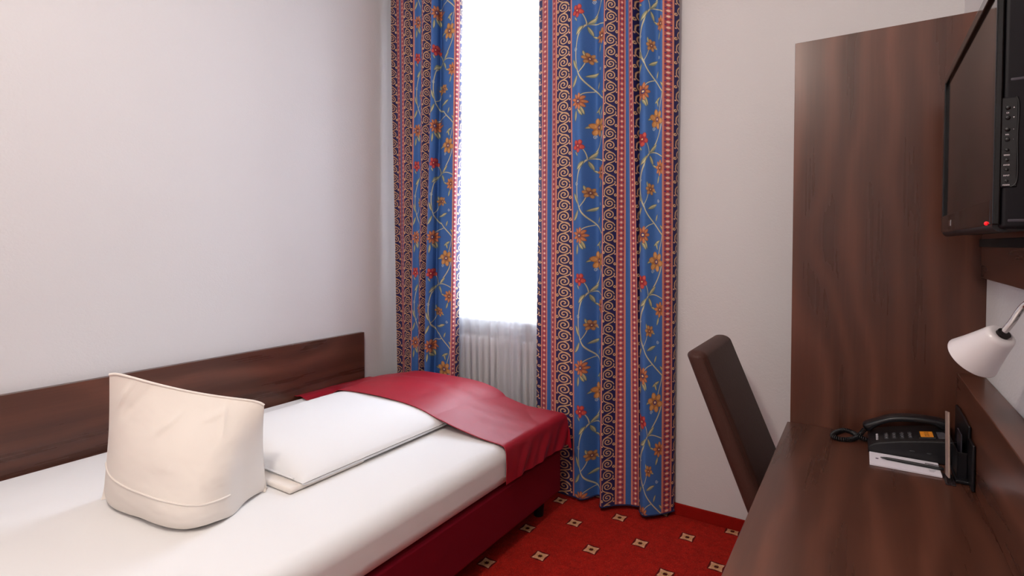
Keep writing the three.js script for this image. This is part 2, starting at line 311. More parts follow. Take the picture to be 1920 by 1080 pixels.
// pillow set upright, its lower edge spread into an arc
{
  const p = thing('pillow', 'cream white pillow standing upright on the bed near the headboard', 'pillow');
  const front = new THREE.CatmullRomCurve3([V(-2.195, 0, -0.775), V(-2.08, 0, -0.752), V(-1.92, 0, -0.768), V(-1.775, 0, -0.793), V(-1.70, 0, -0.85), V(-1.69, 0, -0.925), V(-1.735, 0, -1.01), V(-1.775, 0, -1.115)]);
  const back = new THREE.CatmullRomCurve3([V(-2.195, 0, -0.775), V(-2.10, 0, -0.88), V(-1.97, 0, -0.98), V(-1.87, 0, -1.06), V(-1.775, 0, -1.115)]);
  const TL = V(-2.075, 0.965, -0.757), TR = V(-1.728, 0.838, -1.08);
  const topEdge = (s0) => { const s = s0 < 0.6 ? s0 / 0.78 : lerp(0.6 / 0.78, 1, 1 - Math.pow(1 - (s0 - 0.6) / 0.4, 1.35)), q = TL.clone().lerp(TR, clamp(s, 0, 1)); q.y -= 0.016 * Math.sin(Math.PI * s) + 0.012 * (Math.exp(-s * 30) + Math.exp(-(1 - s) * 30)); return q; };
  const S = (s, t, c, sign) => {
    const lo = c.getPoint(s), hi = topEdge(s), e = Math.sin(Math.PI * clamp(s, 0, 1));
    const k = Math.pow(t, sign > 0 ? 1.15 : 1.1);         // the front stands steep and turns in towards the seam
    const q = V(lerp(lo.x, hi.x, k), lerp(MT + 0.002, hi.y, t), lerp(lo.z, hi.z, k));
    const bulge = 0.068 * Math.sin(Math.PI * Math.pow(t, 0.8)) * Math.pow(e, 0.7);
    q.x += sign * 0.678 * bulge; q.z += sign * 0.735 * bulge;
    const pinch = 0.008 * Math.sin(Math.PI * t) * (Math.exp(-s * 9) - Math.exp(-(1 - s) * 9));
    q.x += 0.735 * pinch; q.z -= 0.678 * pinch;
    const tuck = 0.014 * Math.exp(-t * 26);               // lower edge tucks under
    q.x -= sign * 0.678 * tuck; q.z -= sign * 0.735 * tuck;
    const wr = 0.011 * fbm(s * 3.6 + t * 1.4, t * 4 - s * 1.2, 81, 4) * e * (1 - Math.pow(t, 8)) + 1.5 * sign * (0.008 * Math.exp(-Math.pow((s - 0.34 - (t - 0.75) * 0.45) / 0.018, 2)) * Math.exp(-Math.pow((t - 0.77) / 0.08, 2))
      + 0.007 * Math.exp(-Math.pow((s - 0.09 - (t - 0.85) * 0.25) / 0.014, 2)) * Math.exp(-Math.pow((t - 0.85) / 0.1, 2))
      - 0.006 * Math.exp(-Math.pow((s - 0.15 - (t - 0.8) * 0.3) / 0.02, 2)) * Math.exp(-Math.pow((t - 0.82) / 0.12, 2))
      + 0.005 * Math.exp(-Math.pow((s - 0.62 + (t - 0.8) * 0.2) / 0.016, 2)) * Math.exp(-Math.pow((t - 0.85) / 0.1, 2))
      + 0.005 * Math.exp(-Math.pow((s - 0.5 - (t - 0.8) * 0.8) / 0.03, 2)) * Math.exp(-Math.pow((t - 0.86) / 0.06, 2)));
    q.x += 0.678 * wr; q.z += 0.735 * wr;
    if (t < 0.04) q.y += 0.008 * (0.5 + 0.5 * Math.sin(s * 23)) * (sign > 0 ? 1 : 0) * (1 - t / 0.04);
    return q;
  };
  const f = grid(110, 80, (s, t) => S(s, t, front, 1).toArray(), (s, t) => [s * 0.84, t * 0.46]);
  const b = grid(110, 80, (s, t) => S(s, t, back, -1).toArray(), (s, t) => [s * 0.84, t * 0.46], true);
  const un = grid(110, 6, (s, t) => { const A = S(s, 0, front, 1), B = S(s, 0, back, -1); return A.lerp(B, t).toArray(); }, undefined, true);
  const body = mergeVertices(mergeGeometries([f, b, un]), 2e-4); body.computeVertexNormals();
  mesh('case', body, linenCream, p);
  const hem = []; for (let i = 0; i <= 40; i++) { const s = 0.01 + 0.74 * i / 40, q = S(s, 0.30 - 0.1 * s + 0.004 * Math.sin(s * 19), front, 1); hem.push([q.x, q.y, q.z]); }
  mesh('hem', tube(hem, 0.0035, 120, 8), linenCream, p);
  const seam = []; for (let i = 0; i <= 40; i++) { const q = topEdge(i / 40); seam.push([q.x, q.y, q.z]); }
  mesh('seam', tube(seam, 0.0045, 120, 8), linenCream, p);
}

// ---------------------------------------------------------------- curtains
const CP = 0.48, CV = 0.70;                               // repeat of the printed pattern, metres
const curtainTex = canvasTex(1024, 1494, (c, W, H) => {
  const m = W / CP, Y = (f) => f * H;
  const each = (fn) => { for (const dy of [-H, 0, H]) { c.save(); c.translate(0, dy); fn(); c.restore(); } };
  const band = (u0, u1, col) => { c.fillStyle = col; c.fillRect(u0 * m - 0.5, 0, (u1 - u0) * m + 1, H); };
  const F = [0, 0.186], G1 = [0.186, 0.214], N1 = [0.214, 0.284], G2 = [0.284, 0.324], B = [0.324, 0.348], G3 = [0.348, 0.388], N2 = [0.388, 0.472], L = [0.472, 0.48];
  band(...F, '#3a68aa'); band(...B, '#3562a2'); band(...N1, '#1b1752'); band(...N2, '#1b1752'); band(...L, '#c67a68');
  for (const [a, b] of [G1, G2, G3]) {                    // salmon guard stripes with maroon lozenges
    band(a, b, '#c06c66'); const w = (b - a) * m, x = a * m;
    c.fillStyle = '#984350'; c.fillRect(x + w * 0.2, 0, w * 0.6, H);
    const n = 26;
    for (let i = 0; i < n; i++) {
      const y = (i + 0.5) * H / n, h = H / n;
      c.fillStyle = '#bd716f'; c.beginPath(); c.moveTo(x + w * 0.5, y - h * 0.42); c.lineTo(x + w * 0.76, y); c.lineTo(x + w * 0.5, y + h * 0.42); c.lineTo(x + w * 0.24, y); c.fill();
      c.fillStyle = '#f3cdb4'; c.beginPath(); c.arc(x + w * 0.5, y, h * 0.17, 0, 7); c.fill();
      c.fillStyle = '#c0303a'; c.fillRect(x + w * 0.4, y + h * 0.4, w * 0.2, h * 0.2);
      c.fillStyle = '#3b2a74'; c.beginPath(); c.arc(x + w * 0.28, y + h * 0.5, h * 0.1, 0, 7); c.arc(x + w * 0.72, y + h * 0.5, h * 0.1, 0, 7); c.fill();
    }
    c.fillStyle = '#d88c72'; c.fillRect(x, 0, w * 0.12, H); c.fillRect(x + w * 0.88, 0, w * 0.12, H);
  }
  for (const [a, b] of [N1, N2]) {                        // gold scrolls on navy
    const x = (a + b) / 2 * m, w = (b - a) * m, n = 12, st = H / n;
    c.lineCap = 'round';
    each(() => {
      for (let i = 0; i < n; i++) {
        const y = (i + 0.5) * st, sg = i % 2 ? 1 : -1;
        for (const [col, lw] of [['#9a7050', 15], ['#d6b08a', 9]]) {
          c.strokeStyle = col; c.lineWidth = lw * w / 170; c.beginPath();
          for (let k = 0; k <= 60; k++) { const q = k / 60, th = q * 4.0 * Math.PI * 0.86 * sg + 1.2, r = w * 0.05 + w * 0.33 * q; const px = x + r * Math.cos(th) * 0.95, py = y + r * Math.sin(th) * 0.9; k ? c.lineTo(px, py) : c.moveTo(px, py); }
          c.stroke();
          c.beginPath(); c.moveTo(x + sg * w * 0.36, y + st * 0.1); c.bezierCurveTo(x + sg * w * 0.46, y + st * 0.5, x - sg * w * 0.2, y + st * 0.45, x - sg * w * 0.36, y + st * 0.9); c.stroke();
          c.beginPath(); c.arc(x - sg * w * 0.4, y + st * 0.28, w * 0.07, 0, 5); c.stroke();
        }
        c.fillStyle = '#d9a487'; c.beginPath(); c.arc(x + sg * w * 0.41, y + st * 0.42, w * 0.06, 0, 7); c.fill();
      }
    });
  }
  // floral band
  const fw = 0.186 * m;
  c.save(); c.beginPath(); c.rect(0, 0, fw, H); c.clip();
  const stem = (pts, lw) => each(() => { for (const [col, k] of [['#7d8a86', 1], ['#cfc6a2', 0.6]]) { c.strokeStyle = col; c.lineWidth = lw * 1.1 * k; c.lineCap = 'round'; c.beginPath(); c.moveTo(pts[0][0] * fw, Y(pts[0][1])); for (let i = 1; i + 2 < pts.length + 0; i += 3) c.bezierCurveTo(pts[i][0] * fw, Y(pts[i][1]), pts[i + 1][0] * fw, Y(pts[i + 1][1]), pts[i + 2][0] * fw, Y(pts[i + 2][1])); c.stroke(); } });
  const leaf = (x, y, ang, len0, wid0) => each(() => {
    const len = len0 * 1.65, wid = wid0 * 1.75;
    c.save(); c.translate(x * fw, Y(y)); c.rotate(ang);
    c.fillStyle = '#5f6f6a'; c.beginPath(); c.moveTo(0, 0); c.quadraticCurveTo(len * 0.5, -wid, len, 0); c.quadraticCurveTo(len * 0.5, wid, 0, 0); c.fill();
    c.fillStyle = '#c9bd8c'; c.beginPath(); c.moveTo(len * 0.08, 0); c.quadraticCurveTo(len * 0.5, -wid * 0.72, len * 0.92, 0); c.quadraticCurveTo(len * 0.5, wid * 0.72, len * 0.08, 0); c.fill();
    c.fillStyle = '#8c9479'; c.beginPath(); c.moveTo(len * 0.1, 0); c.quadraticCurveTo(len * 0.5, wid * 0.66, len * 0.9, 0); c.quadraticCurveTo(len * 0.5, wid * 0.1, len * 0.1, 0); c.fill();
    c.restore();
  });
  const bloom = (x, y, r0, n, c1, c2, c3, ph = 0) => each(() => {
    const r = r0 * 1.5;
    c.save(); c.translate(x * fw, Y(y)); c.rotate(ph);
    for (let i = 0; i < n; i++) {
      c.save(); c.rotate(i * 2 * Math.PI / n);
      const hw = r * Math.min(0.42, 1.9 / n);
      c.fillStyle = c2; c.beginPath(); c.moveTo(0, 0); c.bezierCurveTo(r * 0.3, -hw * 1.3, r * 0.9, -hw * 1.3, r, 0); c.bezierCurveTo(r * 0.9, hw * 1.3, r * 0.3, hw * 1.3, 0, 0); c.fill();
      c.fillStyle = c1; c.beginPath(); c.ellipse(r * 0.66, 0, r * 0.26, hw * 0.66, 0, 0, 7); c.fill();
      c.restore();
    }
    c.fillStyle = c3; c.beginPath(); c.arc(0, 0, r * 0.25, 0, 7); c.fill();
    c.fillStyle = '#f0d49a'; c.beginPath(); c.arc(0, 0, r * 0.11, 0, 7); c.fill();
    c.restore();
  });
  const curl = (x, y, r, sg) => each(() => { c.strokeStyle = '#b9c3c4'; c.lineWidth = 6; c.beginPath(); for (let k = 0; k <= 40; k++) { const q = k / 40, th = sg * q * 9, rr = r * (1 - q * 0.85); const px = x * fw + rr * Math.cos(th), py = Y(y) + rr * Math.sin(th); k ? c.lineTo(px, py) : c.moveTo(px, py); } c.stroke(); });
  stem([[0.98, -0.12], [0.95, -0.02], [0.62, 0.06], [0.45, 0.12], [0.2, 0.2], [0.06, 0.33], [0.22, 0.46], [0.35, 0.56], [0.7, 0.62], [1.0, 0.69]], 17);
  stem([[0.45, 0.12], [0.6, 0.1], [0.8, 0.12], [0.98, 0.14]], 12);
  stem([[0.3, 0.02], [0.4, 0.05], [0.44, 0.08], [0.45, 0.12]], 10);
  stem([[0.24, 0.48], [0.35, 0.46], [0.42, 0.42], [0.45, 0.36]], 10);
  stem([[0.24, 0.68], [0.3, 0.64], [0.42, 0.62], [0.6, 0.61]], 11);
  stem([[0.8, 0.88], [0.85, 0.8], [0.95, 0.76], [1.0, 0.69]], 12);
  leaf(0.4, 0.13, 2.3, 88, 26); leaf(0.45, 0.12, -0.75, 92, 26); leaf(0.46, 0.13, 1.15, 74, 22);
  leaf(0.2, 0.46, -2.0, 92, 25); leaf(0.22, 0.49, 2.1, 98, 26); leaf(0.4, 0.51, -0.35, 92, 24); leaf(0.16, 0.75, 1.7, 82, 24); leaf(0.2, 0.74, 0.9, 66, 20); leaf(0.62, 0.77, -0.5, 80, 22);
  leaf(0.42, 0.36, -1.8, 44, 15); leaf(0.56, 0.38, 0.3, 40, 14); leaf(0.3, 0.72, 1.2, 70, 20); leaf(0.86, 0.27, 1.9, 62, 18); leaf(0.1, 0.06, 0.9, 44, 14); leaf(0.8, 0.8, -1.9, 60, 18); leaf(0.6, 0.86, 2.6, 56, 18); leaf(0.9, 0.62, 0.8, 56, 17); leaf(0.7, 0.6, -1.2, 56, 16); leaf(0.55, 0.2, 0.4, 50, 15);
  bloom(0.22, 0.02, 52, 5, '#cf5444', '#9f2836', '#8e1f30', 0.3);
  bloom(0.9, 0.22, 58, 8, '#cd8852', '#a05c3a', '#5b3350', 0.1);
  bloom(0.5, 0.37, 44, 6, '#c48f56', '#96623e', '#6a3a4a', 0.2);
  bloom(0.24, 0.69, 64, 9, '#cc8254', '#9a543a', '#40336c', 0);
  bloom(0.74, 0.88, 74, 6, '#cf9658', '#a8703c', '#5a3a66', 0.25);
  curl(0.14, 0.3, 24, 1); curl(0.6, 0.95, 22, -1); curl(0.82, 0.45, 20, 1);
  c.restore();
  // thread speckle
  for (let i = 0; i < 26000; i++) { c.fillStyle = rnd() < 0.5 ? 'rgba(255,255,255,0.05)' : 'rgba(0,0,10,0.07)'; c.fillRect(rnd() * W, rnd() * H, 2 + rnd() * 5, 1.5); }
});
curtainTex.repeat.set(1 / CP, 1 / CV); curtainTex.offset.set(0, 1 - 2.61 / CV + 2);
const curtainCloth = std({ map: curtainTex, roughness: 0.68, bumpMap: scaled(weave, 0.05, 0.05), bumpScale: 0.0002, side: THREE.DoubleSide });
function pathThrough(pts) {                               // pts [x, z, u]: smooth plan curve with its pattern position
  return (t) => {
    const n = pts.length - 1, f = clamp(t, 0, 1) * n, i = Math.min(n - 1, Math.floor(f)), k = f - i;
    const P = (j) => pts[clamp(j, 0, n)], cr = (d) => { const a = P(i - 1)[d], b = P(i)[d], c = P(i + 1)[d], e = P(i + 2)[d]; return 0.5 * (2 * b + (c - a) * k + (2 * a - 5 * b + 4 * c - e) * k * k + (3 * b - a - 3 * c + e) * k * k * k); };
    return [cr(0), cr(1), lerp(P(i)[2], P(i + 1)[2], k)];
  };
}
function curtain(name, label, topPts, lowPts, y0, y1) {
  const A = pathThrough(topPts), Bp = pathThrough(lowPts), g = thing(name, label, 'curtain', [0, 0, 0], 'patterned window curtains');
  const geo = grid(260, 60, (a, b) => {
    const p = A(a), q = Bp(a), k = 1 - b, w = k * k * (3 - 2 * k);
    const yy = y0 + (y1 - y0) * b;
    return [lerp(p[0], q[0], w), yy, lerp(p[1], q[1], w) + 0.004 * Math.sin(a * 31 + yy * 2.1) * Math.sin(yy * 1.7)];
  }, (a, b) => [A(a)[2], y0 + (y1 - y0) * b]);
  mesh('cloth', geo, curtainCloth, g);
  const hem = []; for (let i = 0; i <= 80; i++) { const q = Bp(i / 80); hem.push([q[0], y0 + 0.004, q[1]]); }
  const hemMat = std({ color: new THREE.Color('#1c1b45'), roughness: 0.9 });
  mesh('hem', tube(hem, 0.004, 240, 6), hemMat, g);
  return g;
}
const U = [-0.216, -0.196, -0.156, -0.132, -0.092, 0, 0.06, 0.115, 0.165, 0.186, 0.214, 0.284, 0.336, 0.388, 0.43, 0.50, 0.53, 0.60, 0.666, 0.694, 0.72];
const zip = (xs, zs, us) => xs.map((x, i) => [x, zs[i], us[i]]);
curtain('curtain', 'right blue and navy floral striped curtain reaching the floor',
  zip([-1.54, -1.504, -1.458, -1.435, -1.398, -1.31, -1.255, -1.20, -1.15, -1.126, -1.106, -1.05, -1.02, -0.987, -0.958, -0.951, -0.91, -0.87, -0.836, -0.793, -0.776],
    [-2.63, -2.60, -2.58, -2.595, -2.578, -2.568, -2.552, -2.628, -2.595, -2.575, -2.535, -2.575, -2.618, -2.585, -2.66, -2.60, -2.56, -2.62, -2.60, -2.655, -2.69], U),
  zip([-1.55, -1.51, -1.462, -1.438, -1.40, -1.285, -1.235, -1.19, -1.165, -1.147, -1.117, -1.066, -1.008, -0.956, -0.95, -0.94, -0.905, -0.87, -0.834, -0.80, -0.79],
    [-2.62, -2.60, -2.58, -2.585, -2.575, -2.57, -2.565, -2.655, -2.64, -2.60, -2.54, -2.60, -2.64, -2.655, -2.685, -2.62, -2.575, -2.60, -2.64, -2.69, -2.71], U), 0.022, 3.16);
const UL = [0.24, 0.284, 0.388, 0.46, 0.48, 0.56, 0.694, 0.764, 0.96, 1.01, 1.03, 1.05, 1.146, 1.174, 1.20];
const ZLc = [-2.60, -2.63, -2.585, -2.625, -2.625, -2.655, -2.585, -2.622, -2.572, -2.60, -2.655, -2.615, -2.59, -2.62, -2.665];
curtain('curtain', 'left blue and navy floral striped curtain behind the bed foot',
  zip([-2.666, -2.647, -2.534, -2.511, -2.478, -2.446, -2.368, -2.329, -2.28, -2.261, -2.273, -2.205, -2.116, -2.095, -2.11], ZLc, UL),
  zip([-2.621, -2.602, -2.548, -2.533, -2.528, -2.494, -2.419, -2.41, -2.365, -2.341, -2.35, -2.277, -2.165, -2.154, -2.152], ZLc, UL), 0.022, 3.16);
// sheers
const sheerMat = std({ color: new THREE.Color().setRGB(0.9, 0.91, 0.93), roughness: 0.55, transmission: 0.7, thickness: 0, specularIntensity: 0.1, side: THREE.DoubleSide });
function sheer(label, x0, x1, ph, z) {
  const g = grid(200, 30, (a, b) => { const x = lerp(x0, x1, a), y = 0.03 + 3.12 * b; return [x + 0.006 * Math.sin(a * 37 + ph), y, z + 0.010 * Math.sin(a * 62 + ph + 0.6 * Math.sin(a * 9 + y)) + 0.003 * Math.sin(a * 127 + ph)]; }, (a, b) => [lerp(x0, x1, a), 3.12 * b]);
  return tag(mesh('sheer_curtain', g, sheerMat), label, 'curtain', 'white sheer curtains');
}
sheer('left white sheer curtain panel hanging before the window', -2.44, -1.70, 0.4, -2.684);
sheer('right white sheer curtain panel hanging before the window', -1.86, -1.06, 2.2, -2.714);
{
  const r = thing('curtain_rail', 'white curtain rail above the window', 'rail');
  mesh('rail', box(-2.70, -0.74, 3.165, 3.19, -2.72, -2.55, 0.004, 'x'), whiteLacquer, r);
  for (const x of [-2.6, -1.75, -0.85]) mesh('bracket', box(x - 0.015, x + 0.015, 3.19, HC, -2.66, -2.62, 0.002), whiteLacquer, r);
}
// radiator in the niche
{
  const r = thing('radiator', 'white column radiator in the niche under the window', 'radiator');
  const enamel = std({ color: new THREE.Color('#e2dfdb'), roughness: 0.4 });
  const col = merge(new THREE.CapsuleGeometry(0.014, 0.60, 4, 10).translate(0, 0.455, 0.036), new THREE.CapsuleGeometry(0.014, 0.60, 4, 10).translate(0, 0.455, -0.036), box(-0.017, 0.017, 0.725, 0.79, -0.052, 0.052, 0.015), box(-0.018, 0.018, 0.115, 0.18, -0.052, 0.052, 0.015));
  for (let i = 0; i < 22; i++) mesh('column', col, enamel, r).position.set(-2.26 + i * 0.0485, 0, -2.815);
  for (const x of [-2.1, -1.4]) mesh('foot', box(x - 0.012, x + 0.012, 0, 0.12, -2.84, -2.79, 0.004), enamel, r);
}

// ---------------------------------------------------------------- chair
{
  const c = thing('chair', 'dark brown leather high-back chair pushed in at the desk', 'chair', [-0.168, -0.012, -2.19]);
  const zc = 0, hw = 0.232;
  // backrest: a rounded slab leaning back, seat side towards the desk (+x)
  const profile = (k) => { const y = lerp(0.36, 1.005, k); const x = -0.075 - 0.245 * ((y - 0.36) / 0.645) - 0.02 * Math.pow((y - 0.36) / 0.645, 2); return [x, y]; };
  const slab = new RoundedBoxGeometry(0.074, 1, hw * 2, 8, 0.034); slab.translate(0, 0.5, 0);
  const p = slab.attributes.position;
  for (let i = 0; i < p.count; i++) {
    const X = p.getX(i), k = p.getY(i), Z = p.getZ(i);
    const [x, y] = profile(clamp(k, 0, 1));
    const crown = 0.012 * (1 - Math.pow(Z / hw, 2)) * smooth(0.7, 1, k);
    p.setXYZ(i, x + X * lerp(1.1, 0.95, k), y + crown + X * 0.38 * smooth(0.9, 1, k) * 0.2, zc + Z);
  }
  slab.computeVertexNormals();
  const back = mesh('backrest', boxUV(slab, 'y'), leather, c);
  for (const s of [1]) { const pts = []; for (let i = 0; i <= 24; i++) { const k = 0.02 + 0.93 * i / 24, [x, y] = profile(k); pts.push([x + 0.026, y, s * (hw - 0.006)]); } mesh('seam', tube(pts, 0.002, 60, 6), leather, back); }
  mesh('seat', box(-0.09, 0.34, 0.4, 0.475, zc - hw, zc + hw, 0.03, 'x', [0, 0], 5), leather, c);
  const legWood = std({ color: new THREE.Color('#2c1a14'), roughness: 0.4 });
  for (const x of [-0.06, 0.30]) for (const z of [-hw + 0.035, hw - 0.035]) {
    const l = new THREE.CylinderGeometry(0.026, 0.019, 0.4, 4, 1); l.rotateY(Math.PI / 4); l.translate(x, 0.212, z); mesh('leg', l, legWood, c);
  }
}

// ---------------------------------------------------------------- television on its board
{
  const bd = thing('wall_board', 'dark brown wood board behind the television along the right wall', 'board');
  mesh('plank', box(0.305, XR, 1.278, 1.93, -2.156, -0.9, 0.002, 'z', [0.5, 0.4]), wood, bd);
  const tv = thing('television', 'black flat screen television on the right wall above the desk', 'television');
  const x0 = 0.188, z0 = -1.965, z1 = -1.235, y0 = 1.402, y1 = 1.852;
  const tvShell = std({ color: new THREE.Color('#100e14'), roughness: 0.55, specularIntensity: 0.45 });
  // glossy bezel as four bars around a recessed screen
  const bz = 0.022, bb = 0.058, th = 0.011;
  mesh('bezel', merge(box(x0, x0 + th, y1 - bz, y1, z0 + bz, z1 - bz, 0.003), box(x0, x0 + th, y0 + 0.012, y0 + bb, z0 + bz, z1 - bz, 0.003), box(x0, x0 + th, y0 + 0.012, y1, z0, z0 + bz, 0.003), box(x0, x0 + th, y0 + 0.012, y1, z1 - bz, z1, 0.003)), blackGloss, tv);
  // inner reveal and panel
  mesh('screen', box(x0 + 0.006, x0 + 0.0105, y0 + bb - 0.002, y1 - bz + 0.002, z0 + bz - 0.002, z1 - bz + 0.002, 0), std({ color: new THREE.Color('#0a0a0b'), roughness: 0.09, ior: 1.7 }), tv);
  mesh('chin', new THREE.CylinderGeometry(0.012, 0.012, z1 - z0 - 0.03, 16, 1).rotateX(Math.PI / 2).translate(x0 + 0.014, y0 + 0.012, (z0 + z1) / 2), blackPlastic, tv);
  mesh('housing', box(x0 + 0.0105, 0.272, y0 + 0.004, y1 - 0.004, z0 + 0.006, z1 - 0.003, 0.008, 'y', [0, 0], 4), tvShell, tv);
  mesh('housing_back', box(0.272, 0.2955, y0 + 0.06, y1 - 0.07, z0 + 0.12, z1 - 0.12, 0.01), blackMatt, tv);
  mesh('wall_bracket', box(0.29, 0.3045, 1.5, 1.72, -1.75, -1.45, 0.003), blackMatt, tv);
  mesh('indicator_light', new THREE.SphereGeometry(0.006, 16, 10).scale(0.5, 0.6, 1.4).translate(x0 - 0.0005, y0 + 0.016, z1 - 0.05), std({ color: new THREE.Color('#d01016'), emissive: new THREE.Color('#ff1420'), emissiveIntensity: 0.9, roughness: 0.3 }), tv);
  mesh('logo', box(x0 - 0.0008, x0 + 0.001, y0 + 0.026, y0 + 0.041, z0 + 0.16, z0 + 0.20, 0.0003), chrome, tv);
  // controls on the near side
  const cp = mesh('control_panel', box(0.1965, 0.2195, 1.478, 1.632, z1 - 0.006, z1 - 0.0015, 0.002, 'y'), tvShell, tv);
  mesh('control_rim', tube([[0.2155, 1.632, z1 - 0.002], [0.2185, 1.626, z1 - 0.002], [0.2187, 1.56, z1 - 0.002], [0.2187, 1.488, z1 - 0.002], [0.2160, 1.482, z1 - 0.002], [0.211, 1.479, z1 - 0.002]], 0.0013, 60, 6), blackPlastic, cp);
  const rows = [[1.614, 0.0036], [1.597, 0.0036], [1.577, 0.0036], [1.56, 0.0036], [1.542, 0.0028], [1.525, 0.0028], [1.508, 0.0028], [1.489, 0.0028]];
  for (const [y, r] of rows) mesh('button', new THREE.SphereGeometry(r, 16, 10).scale(1, 1, 0.7).translate(0.2055, y, z1 - 0.001), blackPlastic, cp);
  const print = canvasTex(256, 1536, (k, w, h) => {
    k.fillStyle = '#101014'; k.fillRect(0, 0, w, h);
    k.fillStyle = '#d8cfd4'; k.font = 'bold 34px sans-serif'; k.textAlign = 'center';
    const yy = (y) => (1.63 - y) / 0.15 * h;
    k.fillText('CH', 100, yy(1.6055) + 12); k.fillText('VOL', 100, yy(1.5685) + 12);
    k.fillText('MENU', 100, yy(1.5335) + 12); k.fillText('ENTER', 100, yy(1.5165) + 12); k.fillText('INPUT', 100, yy(1.4985) + 12); k.fillText('POWER', 100, yy(1.4815) + 4);
    const tri = (x, y, s) => { k.beginPath(); k.moveTo(x - 14, y + s * 12); k.lineTo(x + 14, y + s * 12); k.lineTo(x, y - s * 14); k.fill(); };
    tri(200, yy(1.614), 1); tri(200, yy(1.597), -1); k.fillText('+', 200, yy(1.577) + 12); k.fillText('-', 200, yy(1.56) + 12);
  });
  const pl = new THREE.PlaneGeometry(0.0205, 0.15); pl.translate(0.2075, 1.555, z1 - 0.0011);
  mesh('control_print', pl, std({ map: print, roughness: 0.45 }), cp);
  for (const y of [1.662, 1.421]) mesh('grip_recess', box(0.208, 0.246, y - 0.003, y + 0.003, z1 - 0.007, z1 - 0.0025, 0.002), std({ color: new THREE.Color('#3a3640'), roughness: 0.4 }), tv);
  const rail = mesh('black_strip', box(0.2985, 0.3045, 1.372, 1.396, -2.15, -1.0, 0.002), blackMatt);  // thin flat black strip along the board under the television
  tag(rail, 'flat black strip on the wooden wall board below the television', 'rail');
}

// ---------------------------------------------------------------- wall lamp
{
  const l = thing('wall_lamp', 'white glass cone wall lamp on a chrome arm over the desk', 'lamp');
  const glass = std({ color: new THREE.Color('#efe9ec'), roughness: 0.3, transmission: 0.25, thickness: 0, side: THREE.DoubleSide, clearcoat: 0.4, clearcoatRoughness: 0.2 });
  const axisTop = V(0.247, 1.188, -1.5), axisLow = V(0.206, 1.128, -1.545), dir = axisLow.clone().sub(axisTop).normalize();
  const prof = [[0.010, 0.002], [0.020, 0.0], [0.0265, 0.003], [0.029, 0.010], [0.034, 0.03], [0.0425, 0.06], [0.051, 0.086], [0.0515, 0.0875], [0.05, 0.0875], [0.0405, 0.059], [0.031, 0.028], [0.026, 0.011], [0.0235, 0.006], [0.010, 0.005]].map(([r, y]) => new THREE.Vector2(r, y));
  const shade = new THREE.LatheGeometry(prof, 56);
  const M = new THREE.Matrix4().compose(axisTop.clone().addScaledVector(dir, -0.005), new THREE.Quaternion().setFromUnitVectors(V(0, 1, 0), dir), V(1, 1, 1));
  shade.applyMatrix4(M); mesh('shade', shade, glass, l);
  const up = dir.clone().negate(), a0 = axisTop.clone().addScaledVector(up, -0.004);
  const holder = new THREE.CylinderGeometry(0.0125, 0.0125, 0.012, 24); holder.applyMatrix4(new THREE.Matrix4().compose(axisTop.clone().addScaledVector(up, 0.004), new THREE.Quaternion().setFromUnitVectors(V(0, 1, 0), up), V(1, 1, 1)));
  mesh('holder', holder, std({ color: new THREE.Color('#2a2424'), metalness: 0.8, roughness: 0.35 }), l);
  mesh('bulb', new THREE.SphereGeometry(0.02, 20, 14).translate(axisTop.x + dir.x * 0.04, axisTop.y + dir.y * 0.04, axisTop.z + dir.z * 0.04), whiteLacquer, l);
  mesh('arm', tube([[a0.x, a0.y, a0.z], [0.262, 1.215, -1.5], [0.283, 1.255, -1.5], [0.298, 1.268, -1.47], [0.306, 1.25, -1.42], [0.308, 1.2, -1.38]], 0.0065, 80, 14), chrome, l);
  mesh('wall_plate', new THREE.CylinderGeometry(0.035, 0.035, 0.016, 32).rotateZ(Math.PI / 2).translate(XR - 0.008, 1.19, -1.37), chrome, l);
  mesh('dark_loop', tube([[0.313, 1.19, -1.39], [0.312, 1.205, -1.46], [0.311, 1.214, -1.5], [0.312, 1.225, -1.46], [0.313, 1.2, -1.37]], 0.0025, 60, 8), blackMatt, l);  // thin dark loop close to the wall beside the arm
}

